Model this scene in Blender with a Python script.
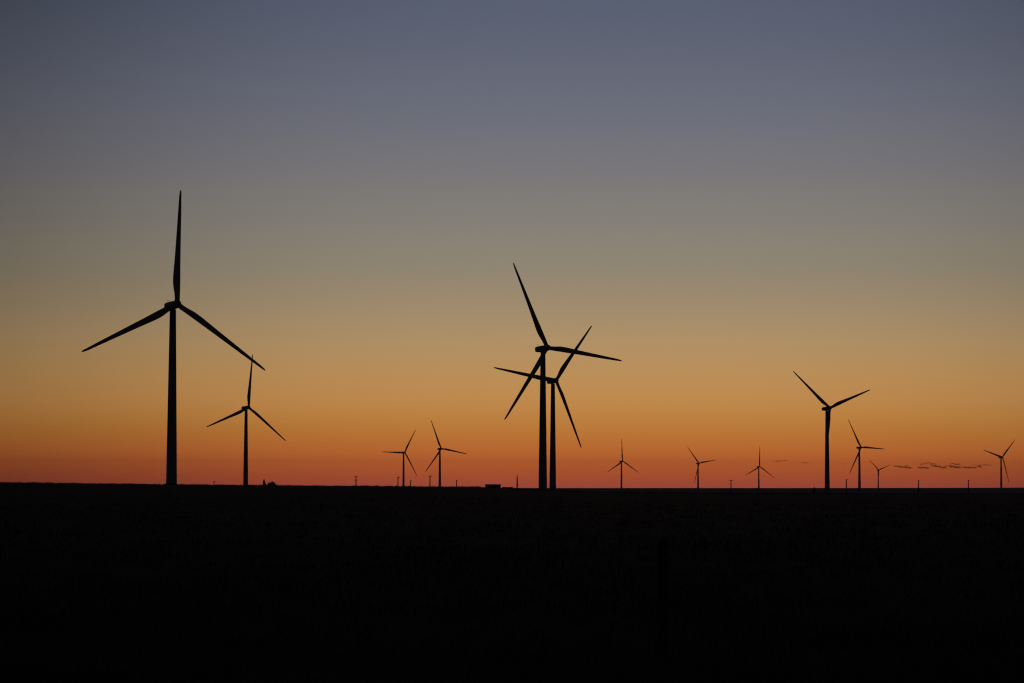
import bpy, bmesh, math, random
import numpy as np
from mathutils import Vector, Matrix
R = math.radians
random.seed(7)
for o in list(bpy.data.objects):
    bpy.data.objects.remove(o)
S = bpy.context.scene
COL = S.collection

# ------------------------------------------------------------------ camera
F = 2844.4                      # focal length in pixels (100 mm on 36 mm)
HORIZON = 487.4                 # image row of the true horizon, centre column
CAM_Z = 1.8
PITCH = math.atan((HORIZON - 341.5) / F)
ROLL = R(0.12)
cam_d = bpy.data.cameras.new('camera'); cam = bpy.data.objects.new('camera', cam_d)
COL.objects.link(cam); S.camera = cam
cam_d.lens = 100; cam_d.sensor_width = 36; cam_d.clip_start = 0.5; cam_d.clip_end = 60000
cam.matrix_world = Matrix.Translation((0, 0, CAM_Z)) @ Matrix.Rotation(math.pi/2 + PITCH, 4, 'X') @ Matrix.Rotation(ROLL, 4, 'Z')
CM = cam.matrix_world.copy()
def ray(px, py):
    """unit-depth viewing vector through a picture point"""
    return CM.to_3x3() @ Vector(((px - 512) / F, (341.5 - py) / F, -1))
def at(px, py, D):
    return CM.translation + ray(px, py) * D

# ------------------------------------------------------------------ world: dusk sky
SUN_AZ = 2.0                    # degrees right of the view axis, the sun is just below the horizon
def lin(c):
    return tuple(((v/255)/12.92 if v <= 10 else ((v/255 + .055)/1.055)**2.4) for v in c) + (1,)
W = bpy.data.worlds.new('World'); S.world = W; W.use_nodes = True
nt = W.node_tree; nt.nodes.clear()
def N(t, kind, **kw):
    n = t.nodes.new(kind)
    for k, v in kw.items(): setattr(n, k, v)
    return n
def math_node(t, op, a, b=None, clamp=False):
    n = N(t, 'ShaderNodeMath', operation=op, use_clamp=clamp)
    for i, v in enumerate((a, b)):
        if v is None: continue
        if isinstance(v, (int, float)): n.inputs[i].default_value = v
        else: t.links.new(v, n.inputs[i])
    return n.outputs[0]
def set_ramp(n, stops, interp='LINEAR'):
    cr = n.color_ramp; cr.interpolation = interp
    while len(cr.elements) > 1: cr.elements.remove(cr.elements[-1])
    cr.elements[0].position, cr.elements[0].color = stops[0]
    for p, c in stops[1:]:
        e = cr.elements.new(p); e.color = c
tc = N(nt, 'ShaderNodeTexCoord')
sx = N(nt, 'ShaderNodeSeparateXYZ'); nt.links.new(tc.outputs['Generated'], sx.inputs[0])
def row(y): return max(0.0, math.sin(math.atan((HORIZON - y) / F)))
SKY = [(487, (150, 70, 55)), (483, (154, 72, 51)), (478, (159, 75, 47)), (470, (165, 81, 45)), (462, (171, 89, 45)), (450, (179, 101, 48)), (436, (183, 114, 52)),
       (420, (187, 127, 63)), (400, (190, 137, 78)), (375, (186, 142, 88)), (345, (177, 144, 101)),
       (310, (160, 139, 109)), (270, (144, 133, 114)), (225, (133, 128, 119)), (170, (120, 118, 121)),
       (110, (107, 109, 122)), (55, (97, 102, 118)), (0, (88, 95, 113))]
HAZE_K, HAZE_TOP, HAZE_HALF = 5.0e-5, 160.0, 17500.0
def before_haze(y, c):
    """the sky's own light, so that after the air in front of it the horizon has the dusk colour"""
    tan = max((HORIZON - y) / F, 1e-5)
    T = math.exp(-HAZE_K * min(HAZE_HALF, (HAZE_TOP - CAM_Z) / tan))
    return tuple(max(0, v - .008 * (1 - T)) / T for v in lin(c)[:3]) + (1,)
stops = [(row(y), before_haze(y, c)) for y, c in SKY]
stops += [(.26, lin((60, 68, 92))), (.42, lin((44, 53, 80))), (.7, lin((33, 41, 68))), (1.0, lin((26, 34, 60)))]
ramp = N(nt, 'ShaderNodeValToRGB'); set_ramp(ramp, stops)
nt.links.new(sx.outputs['Z'], ramp.inputs[0])
# the glow fades away from the sun's azimuth
az = math_node(nt, 'SUBTRACT', math_node(nt, 'ARCTAN2', sx.outputs['X'], sx.outputs['Y']), R(SUN_AZ))
# the glow is narrow at the horizon, widest just above it and narrowed higher up, painting a lens-like vignette into the top corners
sr = N(nt, 'ShaderNodeValToRGB')
set_ramp(sr, [(0, (.43,)*3 + (1,)), (.012, (.31,)*3 + (1,)), (.03, (.26,)*3 + (1,)), (.10, (.29,)*3 + (1,)), (.135, (.31,)*3 + (1,)), (.17, (.42,)*3 + (1,)), (.3, (.6,)*3 + (1,))])
nt.links.new(sx.outputs['Z'], sr.inputs[0])
spread = math_node(nt, 'MULTIPLY', sr.outputs[0], 4.0)
def lobe(width, amount):
    q = math_node(nt, 'DIVIDE', az, R(width))
    q = math_node(nt, 'MULTIPLY', math_node(nt, 'POWER', math_node(nt, 'ABSOLUTE', q), 3.0), spread)
    return math_node(nt, 'MULTIPLY', math_node(nt, 'POWER', math.e, math_node(nt, 'MULTIPLY', q, -1.0)), amount)
glow = math_node(nt, 'ADD', math_node(nt, 'ADD', lobe(13.0, .70), lobe(60, .22)), .08)
mul = N(nt, 'ShaderNodeMix', data_type='RGBA', blend_type='MULTIPLY'); mul.inputs[0].default_value = 1
# faint level layers in the evening air
mpw = N(nt, 'ShaderNodeMapping'); mpw.inputs['Scale'].default_value = (5, 5, 55); nt.links.new(tc.outputs['Generated'], mpw.inputs[0])
nzw = N(nt, 'ShaderNodeTexNoise'); nzw.inputs['Scale'].default_value = 1.0; nzw.inputs['Detail'].default_value = 4; nt.links.new(mpw.outputs[0], nzw.inputs['Vector'])
glow = math_node(nt, 'MULTIPLY', glow, math_node(nt, 'ADD', math_node(nt, 'MULTIPLY', nzw.outputs[0], .045), .978))
nt.links.new(ramp.outputs[0], mul.inputs[6]); nt.links.new(glow, mul.inputs[7])
bg1 = N(nt, 'ShaderNodeBackground'); bg1.inputs[1].default_value = 1.0
nt.links.new(mul.outputs[2], bg1.inputs[0])
nish = N(nt, 'ShaderNodeTexSky', sky_type='NISHITA', sun_disc=False)
nish.sun_elevation = R(-4); nish.sun_rotation = R(SUN_AZ)
bg2 = N(nt, 'ShaderNodeBackground'); bg2.inputs[1].default_value = 0.02
nt.links.new(nish.outputs[0], bg2.inputs[0])
addsh = N(nt, 'ShaderNodeAddShader'); wo = N(nt, 'ShaderNodeOutputWorld')
nt.links.new(bg1.outputs[0], addsh.inputs[0]); nt.links.new(bg2.outputs[0], addsh.inputs[1])
nt.links.new(addsh.outputs[0], wo.inputs[0])
W.cycles.sampling_method = 'MANUAL'; W.cycles.sample_map_resolution = 2048

rim_lamp_d = bpy.data.lights.new('rim_lamp', 'SUN'); rim_lamp_d.energy = 0.02; rim_lamp_d.angle = R(0.5); rim_lamp_d.color = (1, .55, .3)  # added lamp for a faint warm rim; the real sun has already set
rim_lamp = bpy.data.objects.new('rim_lamp', rim_lamp_d); COL.objects.link(rim_lamp)
# direction of travel: from the glow towards the camera, a hair above level
sd = -Vector((math.sin(R(SUN_AZ)) * math.cos(R(.4)), math.cos(R(SUN_AZ)) * math.cos(R(.4)), math.sin(R(.4))))
rim_lamp.rotation_euler = sd.to_track_quat('-Z', 'Y').to_euler(); rim_lamp.location = (0, 300, 60)

S.view_settings.view_transform = 'Standard'; S.view_settings.look = 'None'
S.view_settings.exposure = 0; S.view_settings.gamma = 1; S.view_settings.use_curve_mapping = False
S.cycles.use_denoising = True; S.cycles.filter_width = 1.2
S.cycles.max_bounces = 6; S.cycles.volume_bounces = 0

# ------------------------------------------------------------------ materials
def mat(name, c1, c2, scale=4.0, rough=.7, bump=0.0, detail=6, metal=0.0, stretch=(1, 1, 1), coords='Object', lo=.35, hi=.65, spec=.5):
    m = bpy.data.materials.new(name); m.use_nodes = True; t = m.node_tree
    b = t.nodes['Principled BSDF']; b.inputs['Roughness'].default_value = rough; b.inputs['Specular IOR Level'].default_value = spec; b.inputs['Metallic'].default_value = metal
    tcn = N(t, 'ShaderNodeTexCoord'); mp = N(t, 'ShaderNodeMapping'); mp.inputs['Scale'].default_value = stretch
    t.links.new(tcn.outputs[coords], mp.inputs[0])
    nz = N(t, 'ShaderNodeTexNoise'); nz.inputs['Scale'].default_value = scale; nz.inputs['Detail'].default_value = detail
    t.links.new(mp.outputs[0], nz.inputs['Vector'])
    r = N(t, 'ShaderNodeValToRGB'); set_ramp(r, [(lo, c1 + (1,)), (hi, c2 + (1,))])
    t.links.new(nz.outputs[0], r.inputs[0]); t.links.new(r.outputs[0], b.inputs['Base Color'])
    if bump:
        bp = N(t, 'ShaderNodeBump'); bp.inputs['Strength'].default_value = bump
        t.links.new(nz.outputs[0], bp.inputs['Height']); t.links.new(bp.outputs[0], b.inputs['Normal'])
    return m
M_PAINT = mat('turbine_paint', (.36, .36, .355), (.44, .44, .435), .6, .5, stretch=(1, 1, .08))
M_BLADE = mat('blade_gelcoat', (.37, .37, .365), (.44, .44, .435), .4, .5, stretch=(1, 1, .1))
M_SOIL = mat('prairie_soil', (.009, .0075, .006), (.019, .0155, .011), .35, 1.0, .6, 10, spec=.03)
M_GRASS = mat('dry_grass', (.14, .108, .062), (.24, .185, .11), .12, .95, spec=.05)
M_WOOD = mat('weathered_wood', (.050, .040, .032), (.11, .09, .075), 9, .9, .5, stretch=(3, 3, .25))
M_POLE = mat('creosoted_wood', (.035, .026, .020), (.07, .055, .042), 6, .9, .3, stretch=(3, 3, .2))
M_METAL = mat('galvanised_steel', (.22, .22, .22), (.35, .35, .35), 5, .5, metal=.6)
M_SHEET = mat('barn_sheet', (.12, .07, .055), (.2, .12, .09), 2, .7, stretch=(6, 6, .3))
M_ROOF = mat('barn_roof', (.13, .13, .13), (.22, .21, .2), 1.5, .6)
M_LEAF = mat('foliage', (.030, .042, .018), (.065, .085, .035), 1.1, .8)
M_BARK = mat('bark', (.06, .045, .035), (.11, .085, .065), 8, .95, .4, stretch=(2, 2, .3))
M_BIRD = mat('plumage', (.03, .028, .026), (.08, .075, .07), 8, .8)
M_PORCELAIN = mat('porcelain', (.16, .15, .14), (.24, .22, .2), 6, .3)

# ------------------------------------------------------------------ object helpers
def link(name, bm, m, parent=None, smooth=False):
    me = bpy.data.meshes.new(name); bm.to_mesh(me); bm.free()
    if smooth:
        for p in me.polygons: p.use_smooth = True
    me.materials.append(m)
    o = bpy.data.objects.new(name, me); COL.objects.link(o)
    if parent: o.parent = parent
    return o
def tag(o, label=None, cat=None, group=None, kind=None):
    for k, v in (('label', label), ('category', cat), ('group', group), ('kind', kind)):
        if v: o[k] = v
    return o
def empty(name, loc=(0, 0, 0), rz=0, label=None, cat=None, group=None):
    o = bpy.data.objects.new(name, None); COL.objects.link(o); o.empty_display_size = .5
    o.location = loc; o.rotation_euler = (0, 0, rz)
    return tag(o, label, cat, group)
def loft(bm, rings, cap=True):
    """rings: lists of equally many points"""
    vs = [[bm.verts.new(p) for p in r] for r in rings]
    n = len(vs[0])
    for a, b in zip(vs, vs[1:]):
        for i in range(n):
            bm.faces.new((a[i], a[(i+1) % n], b[(i+1) % n], b[i]))
    if cap:
        bm.faces.new(list(reversed(vs[0]))); bm.faces.new(vs[-1])
    return vs
def circle(r, z, n=24): return [(r*math.cos(2*math.pi*i/n), r*math.sin(2*math.pi*i/n), z) for i in range(n)]
def lathe_z(bm, prof, n=24): loft(bm, [circle(r, z, n) for r, z in prof])
def box(bm, x0, x1, y0, y1, z0, z1):
    v = [bm.verts.new((x, y, z)) for z in (z0, z1) for y in (y0, y1) for x in (x0, x1)]
    for f in ((0, 2, 3, 1), (4, 5, 7, 6), (0, 1, 5, 4), (2, 6, 7, 3), (0, 4, 6, 2), (1, 3, 7, 5)):
        bm.faces.new([v[i] for i in f])
    return v
def bevel(bm, w, seg=3):
    bmesh.ops.recalc_face_normals(bm, faces=bm.faces[:])
    bmesh.ops.bevel(bm, geom=bm.edges[:], offset=w, segments=seg, affect='EDGES', profile=.5)
def bar(bm, a, b, r, n=6):
    a, b = Vector(a), Vector(b); q = (b - a).to_track_quat('Z', 'Y')
    loft(bm, [[tuple(p + q @ Vector((r*math.cos(2*math.pi*i/n), r*math.sin(2*math.pi*i/n), 0))) for i in range(n)] for p in (a, b)])

# ------------------------------------------------------------------ turbines: where they stand
# picture point of the hub, blade length in pixels, yaw against the sight line, rotor angle
TURBINES = [
 (177.1, 303.8, 114.6, 25.5, 4,   'biggest dark wind turbine at the far left, its upper blade pointing straight up'),
 (248.6, 407.3, 53.5, 33, 8,    'medium wind turbine right behind the biggest one, below its lower right blade'),
 (547.2, 347.6, 90.4, 34, 217,  'tall front turbine of the overlapping centre pair, with the higher hub'),
 (556.1, 380.3, 71.7, 32, 39,   'rear turbine of the overlapping centre pair, its hub lower and further right'),
 (404.8, 452.4, 26.6, 31, 31,   'small distant turbine left of centre with one blade pointing level to the left'),
 (441.2, 448.6, 30.1, 31, 100,  'small distant turbine left of the centre pair, with one blade pointing right'),
 (622.6, 461.1, 22.3, 37, 1,    'small distant turbine just right of the centre pair, upper blade exactly upright'),
 (699.1, 463.2, 21.2, 37, 81,   'small distant turbine with two raised blades and one blade along its tower, right of a T-shaped pole gap'),
 (759.7, 466.5, 20.1, 35, 244,  'short distant turbine with one blade upright, standing just right of a T-topped pole'),
 (829.8, 408.0, 55.6, 38, 70,   'medium turbine right of centre with two blades raised in a wide V'),
 (861.0, 447.3, 31.0, 40, 93,   'small slim turbine just right of the medium V-bladed turbine'),
 (879.0, 470.0, 15.2, 39, 191,  'smallest and lowest turbine, its V of blades touching the bird flock'),
 (1002.5, 457.1, 25.5, 42, 46,  'small turbine at the far right edge beyond the bird flock'),
]
TURBINES[7] = TURBINES[7][:5] + ('small distant turbine between two upright-bladed ones, a blade raised to its left',)
BLADE = 50.0; HUB_H = 80.0; OVER = 4.2; TILT = R(5)
SITES = []
for hx, hy, L, psi, th, lab in TURBINES:
    D = F * BLADE / L
    h = at(hx, hy, D)
    azr = math.atan2(h.x, h.y)
    yaw = R(psi) - azr
    fwd = Vector((math.sin(yaw), -math.cos(yaw), 0))
    base = h - fwd * OVER * math.cos(TILT) - Vector((0, 0, HUB_H + OVER * math.sin(TILT)))
    SITES.append((base, yaw, R(th), lab, D))

# ------------------------------------------------------------------ terrain
def smooth(t):
    t = np.clip(t, 0, 1); return t*t*(3 - 2*t)
CREST_R = 900.0
crest_x = np.array([-400, 0, 160, 300, 400, 470, 500, 540, 600, 700, 1024, 1500])
crest_p = np.array([3.6, 3.0, 1.7, .55, .1, -.3, -1.2, -3.4, -5.6, -6.2, -6.0, -5.5])
far_x = np.array([-400, 0, 400, 540, 700, 850, 950, 1024, 1500])
far_p = np.array([.5, .2, -.6, -.55, -.2, .1, .5, .9, .8])
rng = np.random.RandomState(3)
WAVES = [(rng.uniform(.5, 1) / lam, rng.uniform(0, 6.28), rng.uniform(0, 6.28), lam) for lam in (1500, 700, 330, 160, 70, 31, 14) for _ in range(3)]
def undulation(x, y):
    z = 0
    for i, (k, ph, dr, lam) in enumerate(WAVES):
        z = z + .00045 * lam**.8 * np.sin(6.283*k*(x*math.cos(dr) + y*math.sin(dr)) + ph)
    return z
def terrain0(x, y):
    r = np.hypot(x, y); a = np.arctan2(x, y)
    px = 512 + F * np.tan(np.clip(a, -.5, .5))
    zc = CAM_Z + np.interp(px, crest_x, crest_p) * CREST_R / F
    zf = CAM_Z + np.interp(px, far_x, far_p) * 14300 / F
    plane = 1.2 - .0031 * r
    z = zc * smooth((r - 150) / (CREST_R - 150))
    t = smooth((r - CREST_R) / 700)
    z = np.where(r > CREST_R, zc * (1 - t) + plane * t, z)
    t = smooth((r - 10200) / 4100)
    z = np.where(r > 10200, plane * (1 - t) + zf * t, z)
    z = z - 9 * smooth((r - 14300) / 2500)
    und = undulation(x, y)
    amp = np.where(r < 60, .25, np.where(r < 900, .45, .55)) * (.35 + .65 * smooth((r - 20) / 150))
    return z + und * amp * np.where((r > 700) & (r < 1100), .6, 1)
bx = np.array([[s[0].x, s[0].y] for s in SITES]); bz = np.array([s[0].z for s in SITES])
bs = np.array([max(160, s[4] * .055) for s in SITES])
def rbf(x, y, j): return np.exp(-((x - bx[j, 0])**2 + (y - bx[j, 1])**2) / (2 * bs[j]**2))
A = np.array([[rbf(bx[i, 0], bx[i, 1], j) for j in range(len(bx))] for i in range(len(bx))])
wts = np.linalg.solve(A, bz - terrain0(bx[:, 0], bx[:, 1]))
def terrain(x, y):
    z = terrain0(x, y)
    for j in range(len(wts)): z = z + wts[j] * rbf(x, y, j)
    return z
def gz(x, y): return float(terrain(np.array(float(x)), np.array(float(y))))

rings = np.concatenate([[1.5], np.geomspace(3, 16500, 380)])
azs = np.concatenate([np.linspace(-180, -16, 56, endpoint=False), np.linspace(-16, 16, 260, endpoint=False), np.linspace(16, 180, 56, endpoint=False)])
RR, AA = np.meshgrid(rings, np.radians(azs), indexing='ij')
X, Y = RR * np.sin(AA), RR * np.cos(AA)
Z = terrain(X, Y)
na, nr = len(azs), len(rings)
verts = np.stack([X, Y, Z], -1).reshape(-1, 3).tolist() + [(0, 0, gz(0, 0))]
faces = []
for i in range(nr - 1):
    for j in range(na):
        k = (j + 1) % na
        faces.append((i*na + j, (i+1)*na + j, (i+1)*na + k, i*na + k))
c0 = len(verts) - 1
for j in range(na): faces.append((c0, j, (j + 1) % na))
me = bpy.data.meshes.new('ground'); me.from_pydata(verts, [], faces); me.update()
for p in me.polygons: p.use_smooth = True
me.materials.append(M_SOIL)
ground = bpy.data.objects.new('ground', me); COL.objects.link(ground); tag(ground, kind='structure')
if me.polygons[5000].normal.z < 0:
    me.flip_normals()

# haze: one closed box of even air
bm = bmesh.new(); box(bm, -HAZE_HALF, HAZE_HALF, -HAZE_HALF, HAZE_HALF, -75, HAZE_TOP)
bmesh.ops.recalc_face_normals(bm, faces=bm.faces[:])
mh = bpy.data.materials.new('haze_air'); mh.use_nodes = True; t = mh.node_tree; t.nodes.clear()
pv = N(t, 'ShaderNodeVolumePrincipled'); pv.inputs['Density'].default_value = HAZE_K
pv.inputs['Color'].default_value = (.74, .82, 1, 1); pv.inputs['Anisotropy'].default_value = 0
mo = N(t, 'ShaderNodeOutputMaterial'); t.links.new(pv.outputs[0], mo.inputs['Volume'])
haze = link('haze', bm, mh); tag(haze, kind='stuff')

# ------------------------------------------------------------------ wind turbine
def tower_bm():
    bm = bmesh.new()
    prof = [(2.9, -3.0), (2.9, .12), (2.4, .12)]
    H = HUB_H - 1.9
    for k in range(1, 5):
        z = H * k / 4; r = 2.4 - (2.4 - 1.36) * k / 4
        prof += [(r + .012, z - .35), (r + .05, z - .12), (r + .05, z), (r, z + .04)] if k < 4 else [(r, z - .3), (r + .12, z - .25), (r + .12, z)]
    lathe_z(bm, prof, 32)
    return bm
def nacelle_bm():
    bm = bmesh.new()
    secs = [(-2.55, 1.35, -1.3, 1.3), (-1.9, 1.62, -1.6, 1.5), (1.5, 1.75, -1.65, 1.6), (4.6, 1.7, -1.5, 1.55), (5.7, 1.5, -1.1, 1.4)]
    rr = []
    for y, hw, zb, zt in secs:
        c = .45; pts = []
        for cx, cz, a0 in ((hw - c, zt - c, 0), (-hw + c, zt - c, 90), (-hw + c, zb + c, 180), (hw - c, zb + c, 270)):
            for q in range(4):
                a = R(a0 + 30*q); pts.append((cx + c*math.cos(a), y, cz + c*math.sin(a)))
        rr.append(pts)
    loft(bm, rr)
    return bm
def mast_bm():
    bm = bmesh.new()
    bar(bm, (0, 4.9, 1.6), (0, 4.9, 3.0), .05)
    bar(bm, (-.5, 4.9, 2.75), (.5, 4.9, 2.75), .035)
    for s in (-.5, .5): bar(bm, (s, 4.9, 2.75), (s, 4.9, 3.05), .07)
    return bm
def hub_bm():
    bm = bmesh.new()
    prof = [(1.35, 1.65), (1.75, 1.2), (1.88, .4), (1.82, -.4), (1.5, -1.1), (.85, -1.65), (.3, -1.95), (.03, -2.0)]
    loft(bm, [[(r*math.cos(2*math.pi*i/28), y, r*math.sin(2*math.pi*i/28)) for i in range(28)] for r, y in prof])
    return bm
def blade_bm():
    bm = bmesh.new(); n = 20; rr = []
    #        span  chord thick  LE   twist
    stn = [(1.0, 2.3, 2.2, 1.15, 0), (2.6, 2.3, 2.1, 1.15, 0), (4.5, 2.5, 1.75, 1.16, 10), (7.0, 3.0, 1.25, 1.15, 12),
           (9.5, 3.3, .95, 1.12, 11), (12.5, 3.25, .75, 1.05, 9), (17, 2.9, .55, .92, 6.5), (23, 2.48, .44, .8, 4),
           (30, 2.1, .35, .68, 2.2), (37, 1.75, .27, .58, 1), (43, 1.42, .2, .47, .3), (47.5, 1.15, .15, .34, 0), (49.6, .86, .11, .29, 0), (50.4, .62, .07, .22, 0), (50.7, .3, .04, .1, 0)]
    for r, c, th, le, tw in stn:
        pts = []; k = min(1, max(0, (r - 2.6) / 5)); a = R(-(tw + 2))
        for i in range(n):
            u = 2*math.pi*i/n
            xr, yr = math.cos(u), math.sin(u)
            y = yr * th/2 * ((1 - k) + k * (1.0 if xr > .3 else max(.05, .5 + .5*(xr + 1)/1.3*.9)))
            x = le - c/2 + xr * c/2
            pts.append((x*math.cos(a) - y*math.sin(a), x*math.sin(a) + y*math.cos(a), r))
        rr.append(pts)
    loft(bm, rr)
    bmesh.ops.recalc_face_normals(bm, faces=bm.faces[:])
    return bm
proto = {}
TG = 'wind turbines of the wind farm'
for i, (base, yaw, th, lab, D) in enumerate(SITES):
    root = empty('wind_turbine', base, yaw, lab, 'wind turbine', TG)
    tilt = Matrix.Translation((0, 0, HUB_H)) @ Matrix.Rotation(-TILT, 4, 'X')
    hubm = tilt @ Matrix.Translation((0, -OVER, 0))
    if i == 0:
        proto['tower'] = link('tower', tower_bm(), M_PAINT, root, True)
        proto['nacelle'] = link('nacelle', nacelle_bm(), M_PAINT, root)
        proto['wind_mast'] = link('wind_mast', mast_bm(), M_METAL, proto['nacelle'])
        proto['hub'] = link('hub', hub_bm(), M_BLADE, root, True)
        proto['blade'] = link('blade', blade_bm(), M_BLADE, root, True)
        parts = [proto[k] for k in ('tower', 'nacelle', 'wind_mast', 'hub', 'blade')]
    else:
        parts = []
        for k in ('tower', 'nacelle', 'wind_mast', 'hub', 'blade'):
            c = proto[k].copy(); COL.objects.link(c); c.parent = parts[1] if k == 'wind_mast' else root; parts.append(c)
    parts[1].matrix_local = tilt
    parts[3].matrix_local = hubm
    for q in range(3):
        b = parts[4]
        if q: b = proto['blade'].copy(); COL.objects.link(b); b.parent = root
        b.matrix_local = hubm @ Matrix.Rotation(th + q*2*math.pi/3, 4, 'Y')

# ------------------------------------------------------------------ utility poles
def stand(px, top, height):
    """distance at which a thing of this height, standing on the ground, reaches the picture row top"""
    best = None
    for D in np.arange(1150, 5200, 10):
        p = at(px, top, D); e = abs(p.z - gz(p.x, p.y) - height)
        if best is None or e < best[0]: best = (e, p)
    p = best[1]; return (p.x, p.y, gz(p.x, p.y))
def pole_shaft_bm(h):
    bm = bmesh.new(); lathe_z(bm, [(.42, -1.5), (.4, 0), (.28, h)], 10); return bm
def arm_bm(w, z):
    bm = bmesh.new(); box(bm, -w, w, -.46, -.27, z - .15, z + .15); bevel(bm, .012, 1); return bm
def insul_bm(x, z):
    bm = bmesh.new(); lathe_z(bm, [(.03, 0), (.08, .04), (.05, .12), (.075, .16), (.03, .26)], 8)
    bmesh.ops.translate(bm, vec=(x, -.36, z + .07), verts=bm.verts[:]); return bm
POLES = [  # px, top row, arms
 (356, 476.3, 2, 'utility pole with two crossarms standing alone left of the small distant turbines'),
 (398, 476.8, 1, 'utility pole just left of the distant turbine with a level left blade'),
 (410.5, 480.3, 1, 'faint shorter utility pole between the two small turbines left of centre, nearer the left one'),
 (430, 475.6, 1, 'utility pole just left of the small turbine with a blade pointing right'),
 (456.5, 480.3, 1, 'short utility pole between a small turbine and the low barn'),
 (731, 479.9, 1, 'T-topped utility pole between two small distant turbines right of centre'),
 (846.3, 479.3, 1, 'utility pole between the medium V-bladed turbine and its slim neighbour'),
 (918.5, 480.3, 1, 'utility pole under the middle of the bird flock'),
 (968.3, 480.0, 1, 'utility pole left of the turbine at the far right edge'),
 (214, 481.0, 1, 'faint utility pole between the biggest turbine and the medium one behind it'),
]
shaft0 = None
for i, (px, top, arms, lab) in enumerate(POLES):
    h = 11.0
    loc = stand(px, top, h)
    root = empty('utility_pole', loc, R(random.uniform(-12, 12) + (0 if i in (0, 5) else 66)), lab, 'utility pole', 'utility poles along the horizon')
    if shaft0 is None:
        shaft0 = link('pole', pole_shaft_bm(h), M_POLE, root, True)
        armA = link('crossarm', arm_bm(1.3, h - .35), M_POLE, root)
        ins = [link('insulator', insul_bm(x, h - .28), M_PORCELAIN, armA, True) for x in (-1.1, -.45, .45, 1.1)]
        armB = link('crossarm', arm_bm(1.3, h - 2.3), M_POLE, root)
        for x in (-1.1, 1.1): link('insulator', insul_bm(x, h - 2.23), M_PORCELAIN, armB, True)
    else:
        c = shaft0.copy(); COL.objects.link(c); c.parent = root
        a = armA.copy(); COL.objects.link(a); a.parent = root
        for q in ins:
            k = q.copy(); COL.objects.link(k); k.parent = a

# slim mast beside the barn
loc = stand(517.2, 473.6, 15)
root = empty('radio_mast', loc, 0, 'slim tapering mast between the low barn and the front centre turbine', 'mast')
bm = bmesh.new()
lv = 9
for k in range(lv):
    z0, z1 = k*13/lv, (k+1)*13/lv; r0, r1 = .85 - .65*k/lv, .85 - .65*(k+1)/lv
    for q in range(3):
        a0, a1 = R(120*q + 20), R(120*(q+1) + 20)
        bar(bm, (r0*math.cos(a0), r0*math.sin(a0), z0 - (1 if k == 0 else 0)), (r1*math.cos(a0), r1*math.sin(a0), z1), .16)
        bar(bm, (r0*math.cos(a0), r0*math.sin(a0), z0), (r1*math.cos(a1), r1*math.sin(a1), z1), .075)
        bar(bm, (r1*math.cos(a0), r1*math.sin(a0), z1), (r1*math.cos(a1), r1*math.sin(a1), z1), .075)
link('lattice', bm, M_METAL, root)
bm = bmesh.new(); lathe_z(bm, [(.2, 12.8), (.2, 13.5), (.12, 13.6), (.08, 15)], 8); link('antenna', bm, M_METAL, root)
bm = bmesh.new(); lathe_z(bm, [(.5, 0), (.52, .1), (.4, .35), (.1, .45)], 16)
bmesh.ops.rotate(bm, matrix=Matrix.Rotation(R(90), 3, 'X'), verts=bm.verts[:]); bmesh.ops.translate(bm, vec=(.1, -.35, 7.2), verts=bm.verts[:])
link('dish', bm, M_METAL, root, True)

# ------------------------------------------------------------------ barn and shed
def barn(px0, px1, roof_row, name, D, depth, label, door=True):
    a, b = at(px0, roof_row, D), at(px1, roof_row, D)
    w = (b - a).length; c = (a + b) / 2; g = gz(c.x, c.y); H = c.z - g
    root = empty(name, (c.x, c.y, g), 0, label, 'building')
    eave = H - .75; hw = w/2 - .25; hd = depth/2
    bm = bmesh.new()
    loft(bm, [[(x, -hd, -1), (x, hd, -1), (x, hd, eave), (x, 0, H - .12), (x, -hd, eave)] for x in (-hw, hw)])
    bmesh.ops.recalc_face_normals(bm, faces=bm.faces[:]); link('wall', bm, M_SHEET, root)
    bm = bmesh.new(); e = .75 / hd; o = .35
    pr = [(-hd - o, eave - e*o + .03), (0, H), (hd + o, eave - e*o + .03), (hd + o, eave - e*o - .06), (0, H - .09), (-hd - o, eave - e*o - .06)]
    loft(bm, [[(x, y, z) for y, z in pr] for x in (-w/2, w/2)])
    bmesh.ops.recalc_face_normals(bm, faces=bm.faces[:]); roof = link('roof', bm, M_ROOF, root)
    bm = bmesh.new(); box(bm, -w*.22, w*.08, -hd - .06, -hd - .003, 0, min(eave - .3, 3.2)); bevel(bm, .01, 1); link('door', bm, M_ROOF, root)
    return root
barn(485, 501, 484.2, 'barn', 1650, 7, 'low flat-looking barn on the horizon left of the centre turbines')
barn(502, 513, 487.0, 'shed', 1660, 5, 'lower shed adjoining the barn on its right, barely above the horizon')

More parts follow.
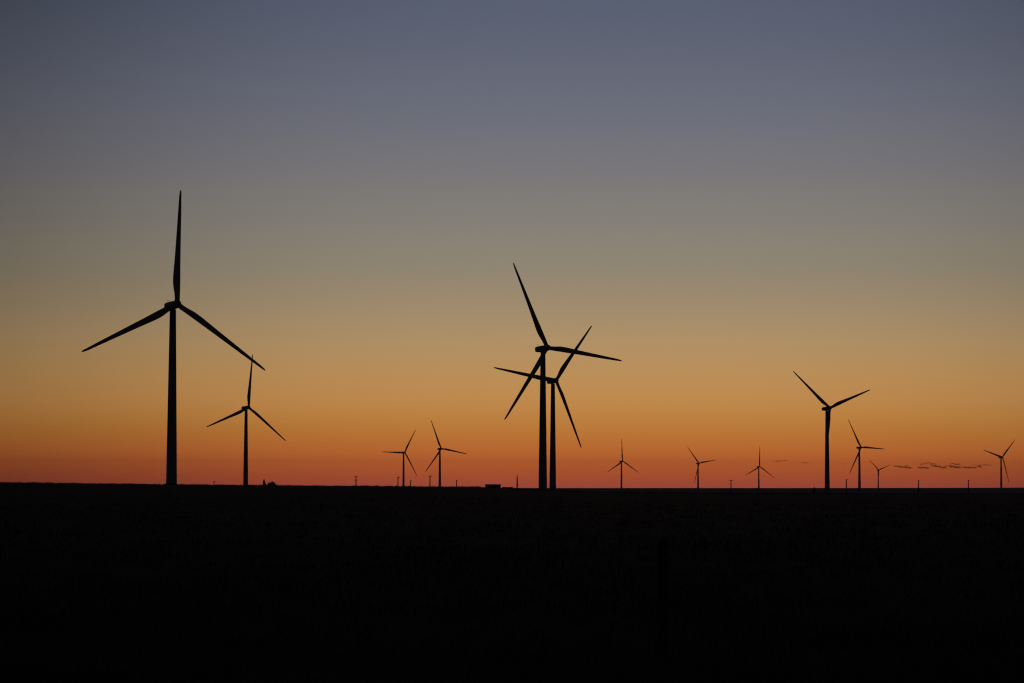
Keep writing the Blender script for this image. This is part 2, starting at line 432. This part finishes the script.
# ------------------------------------------------------------------ trees and bushes on the skyline
def leafy(root, name, blobs, n, size, m=M_LEAF):
    bm = bmesh.new()
    for _ in range(n):
        cx, cy, cz, rx, rz = random.choice(blobs)
        d = Vector((random.gauss(0, 1), random.gauss(0, 1), random.gauss(0, 1))).normalized() * random.uniform(.35, 1.05)
        p = Vector((cx + d.x*rx, cy + d.y*rx, cz + d.z*rz))
        if p.z < .1: continue
        s = size * random.uniform(.6, 1.4)
        rot = Matrix.Rotation(random.uniform(0, 6.28), 3, Vector((random.gauss(0, 1), random.gauss(0, 1), random.gauss(0, 1))).normalized())
        vs = [bm.verts.new(p + rot @ Vector(q)*s) for q in ((-.5, 0, 0), (0, -.28, .1), (.5, 0, 0), (0, .28, .1))]
        bm.faces.new(vs)
    return link(name, bm, m, root)
def trunk(root, h, r, limbs):
    bm = bmesh.new(); lathe_z(bm, [(r*1.3, -.6), (r, .2), (r*.7, h*.6), (r*.3, h)], 10)
    for a, b in limbs: bar(bm, a, b, r*.3, 5)
    return link('trunk', bm, M_BARK, root)
def limbs_for(blobs, h): return [((0, 0, h*random.uniform(.3, .7)), (b[0], b[1], b[2])) for b in blobs]
# narrow pointed tree
loc = at(264.3, 479.3, 1500); g = gz(loc.x, loc.y); H = loc.z - g
root = empty('pointed_tree', (loc.x, loc.y, g), 0, 'narrow pointed tree right of the medium turbine on the left horizon', 'tree')
bl = [(random.uniform(-.25, .25), random.uniform(-.25, .25), H*(.12 + .8*k/9), 1.5*(1 - k/9.6)**.8 + .15, .6) for k in range(10)]
trunk(root, H*.95, .13, limbs_for(bl[:5], H*.4)); leafy(root, 'crown', bl, 3600, .36)
# round bushy tree
loc = at(271.3, 481.4, 1510); g = gz(loc.x, loc.y); H = loc.z - g
root = empty('round_tree', (loc.x, loc.y, g), 0, 'low round bushy tree beside the narrow pointed tree', 'tree')
bl = [(-1.1, 0, H*.62, 1.2, H*.33), (.3, .3, H*.74, 1.3, H*.27), (1.3, -.2, H*.64, 1.2, H*.3), (2.2, .1, H*.5, .9, H*.28), (0, -.6, H*.4, 1.8, H*.3)]
trunk(root, H*.6, .16, limbs_for(bl, H*.5)); leafy(root, 'crown', bl, 5200, .38)
for px, top, D, wd, lab in ((301, 484.6, 1900, 1.2, 'small lone bush on the horizon between the trees and the two-armed utility pole'),
                            (813.5, 486.6, 2300, 1.6, 'tiny bush on the skyline left of the medium V-bladed turbine')):
    loc = at(px, top, D); g = gz(loc.x, loc.y); H = loc.z - g
    root = empty('bush', (loc.x, loc.y, g), 0, lab, 'bush')
    bl = [(random.uniform(-wd, wd)*.6, random.uniform(-wd, wd)*.6, H*random.uniform(.4, .72), wd*.7, H*.28) for _ in range(5)]
    trunk(root, H*.6, .1, limbs_for(bl, H*.5)); leafy(root, 'crown', bl, 2600, .36)

# ------------------------------------------------------------------ birds
def bird_bm(up):
    bm = bmesh.new()
    n = 8; prof = [(.012, -.42), (.05, -.36), (.055, -.28), (.09, -.12), (.10, .05), (.07, .22), (.045, .33), (.06, .42), (.01, .44)]
    loft(bm, [[(r*math.cos(2*math.pi*i/n), y, r*.85*math.sin(2*math.pi*i/n)) for i in range(n)] for r, y in prof])
    for s in (-1, 1):
        secs = [(.05, .20, .05), (.3, .21, .05 + .14*up), (.55, .16, .05 + .24*up), (.8, .05, .05 + .26*up)]
        rr = []
        for x, c, z in secs:
            y0 = -.05 + x*.12
            rr.append([(s*x, y0 - c*.5, z), (s*x, y0, z + .025), (s*x, y0 + c*.6, z), (s*x, y0, z - .012)])
        loft(bm, rr)
    bmesh.ops.recalc_face_normals(bm, faces=bm.faces[:])
    return bm
bird_mesh = []
for up in (1.1, .3, -.8):
    o = bird_bm(up); m_ = bpy.data.meshes.new('bird'); o.to_mesh(m_); o.free(); m_.materials.append(M_BIRD); bird_mesh.append(m_)
def bird(px, py, D, label, group=None, s=1.0):
    o = bpy.data.objects.new('bird', random.choice(bird_mesh)); COL.objects.link(o)
    o.location = at(px, py, D); o.scale = (s, s, s)
    o.rotation_euler = (R(random.uniform(-8, 8)), R(random.uniform(-22, 22)), R(random.uniform(-30, 30) + 180))
    tag(o, label, 'bird', group)
FL = [ # x0,y0,x1,y1,count
 (894, 466.2, 899, 466.7, 5), (898.5, 466.6, 911.5, 468.0, 26), (905, 466.3, 909, 466.0, 3),
 (918, 467.4, 929, 468.0, 22), (920, 464.8, 928, 463.1, 8), (928, 463.2, 936, 464.6, 8),
 (931, 465.4, 945.5, 468.0, 28), (944, 466.4, 951, 466.2, 7), (950, 466.6, 961, 468.0, 24), (951, 464.1, 960, 464.5, 12),
 (962, 467.2, 976, 467.8, 22), (978, 466.2, 981.5, 467.4, 6), (973, 465.6, 992, 465.1, 12)]
for x0, y0, x1, y1, n in FL:
    for k in range(int(n*1.2)):
        q = (k + random.uniform(0, 1)) / int(n*1.2)
        bird(x0 + (x1 - x0)*q, y0 + (y1 - y0)*q + random.gauss(0, .36), 1900 + random.uniform(-60, 60),
             'tiny dark bird in the long flock low over the right horizon', 'birds strung out in the long flock', 1.75)
for k in range(11):
    q = k/10; bird(775.5 + 11*q, 461.6 - 1.1*q + random.gauss(0, .2), 2300, 'tiny faint bird in the loose line right of the short upright-bladed turbine', 'birds in the small faint line', 1.9)
for k in range(5):
    q = k/4; bird(802.5 + 5.5*q, 462.6 + .5*q + random.gauss(0, .2), 2400, 'tiny faint bird in the short row left of the medium V-bladed turbine', 'birds in the short row', 1.9)
bird(843.2, 464.7, 1350, 'single dark bird flying alone between the medium V-bladed turbine and its slim neighbour', None, 1.45)
COL.objects[-1].rotation_euler = (0, R(3), R(172))

# ------------------------------------------------------------------ foreground: post and grass
p = at(662.3, 539.5, 31); g = gz(p.x, p.y); H = p.z - g
root = empty('fence_post', (p.x, p.y, g), R(14), 'dark weathered wooden fence post standing in the foreground grass', 'fence post')
bm = bmesh.new(); rr = []
for z, r, dx in ((-.4, .075, 0), (0, .072, 0), (.35, .068, .004), (.8, .064, .002), (H - .06, .061, -.003), (H, .056, -.002)):
    rr.append([(dx + r*(1 + .07*math.sin(3*a + z*2))*math.cos(a), r*(1 + .06*math.sin(2*a + z))*math.sin(a), z + (.02*math.cos(a) if z > .9 else 0)) for a in [2*math.pi*i/18 for i in range(18)]])
loft(bm, rr); link('post', bm, M_WOOD, root)
bm = bmesh.new()
for z in (H*.35, H*.6, H*.9):
    bar(bm, (-.02, -.085, z + .012), (-.02, -.055, z + .012), .004); bar(bm, (.02, -.085, z - .012), (.02, -.055, z - .012), .004); bar(bm, (-.022, -.083, z + .012), (.022, -.083, z - .012), .004)
link('staple', bm, M_METAL, root)

gv, gf = [], []
rs = random.Random(11)
def blade_quad(x, y, z, h, w, lean, a):
    n = len(gv); ca, sa = math.cos(a)*w, math.sin(a)*w
    lx, ly = lean*math.cos(a*1.7 + 1), lean*math.sin(a*1.7 + 1)
    gv.extend([(x - ca, y - sa, z - .03), (x + ca, y + sa, z - .03), (x + lx*.4 + ca*.6, y + ly*.4 + sa*.6, z + h*.6), (x + lx*.4 - ca*.6, y + ly*.4 - sa*.6, z + h*.6), (x + lx, y + ly, z + h)])
    gf.extend([(n, n+1, n+2, n+3), (n+3, n+2, n+4)])
tx, ty = [], []
for _ in range(17000):
    r = 20 * (20.0 ** (rs.random()**1.15)); a = R(rs.uniform(-16, 16))
    tx.append(r*math.sin(a)); ty.append(r*math.cos(a))
tz = terrain(np.array(tx), np.array(ty))
for x, y, z in zip(tx, ty, tz):
    clump = .5 + .5*math.sin(x*.55 + 2*math.sin(y*.21)) * math.sin(y*.31 + 1.3*math.sin(x*.17))
    if rs.random() > .35 + .65*clump: continue
    hh = rs.uniform(.06, .17) * (.6 + .9*clump) * (1.7 if rs.random() < .06 else 1)
    for _ in range(rs.randint(4, 8)):
        s = .07 * (1 + math.hypot(x, y)/60)
        blade_quad(x + rs.gauss(0, s), y + rs.gauss(0, s), z, hh*rs.uniform(.6, 1.3), rs.uniform(.003, .007)*(1 + math.hypot(x, y)/50), hh*rs.uniform(.1, .8), rs.uniform(0, 6.28))
# taller weeds along the crest of the field
for _ in range(2600):
    r = rs.uniform(820, 1000); a = R(rs.uniform(-14, 14)); x, y = r*math.sin(a), r*math.cos(a)
    z = gz(x, y); cl = .5 + .5*math.sin(a*260 + 2*math.sin(a*97))
    hh = rs.uniform(.12, .3) + .35*cl*rs.random()**3
    for _ in range(5): blade_quad(x + rs.gauss(0, .35), y + rs.gauss(0, .35), z, hh*rs.uniform(.6, 1.2), .09, hh*.4, rs.uniform(0, 6.28))
me = bpy.data.meshes.new('grass'); me.from_pydata(gv, [], gf); me.update(); me.materials.append(M_GRASS)
go = bpy.data.objects.new('grass', me); COL.objects.link(go)
tag(go, 'short dry prairie grass covering the dark foreground field', 'grass', kind='stuff')
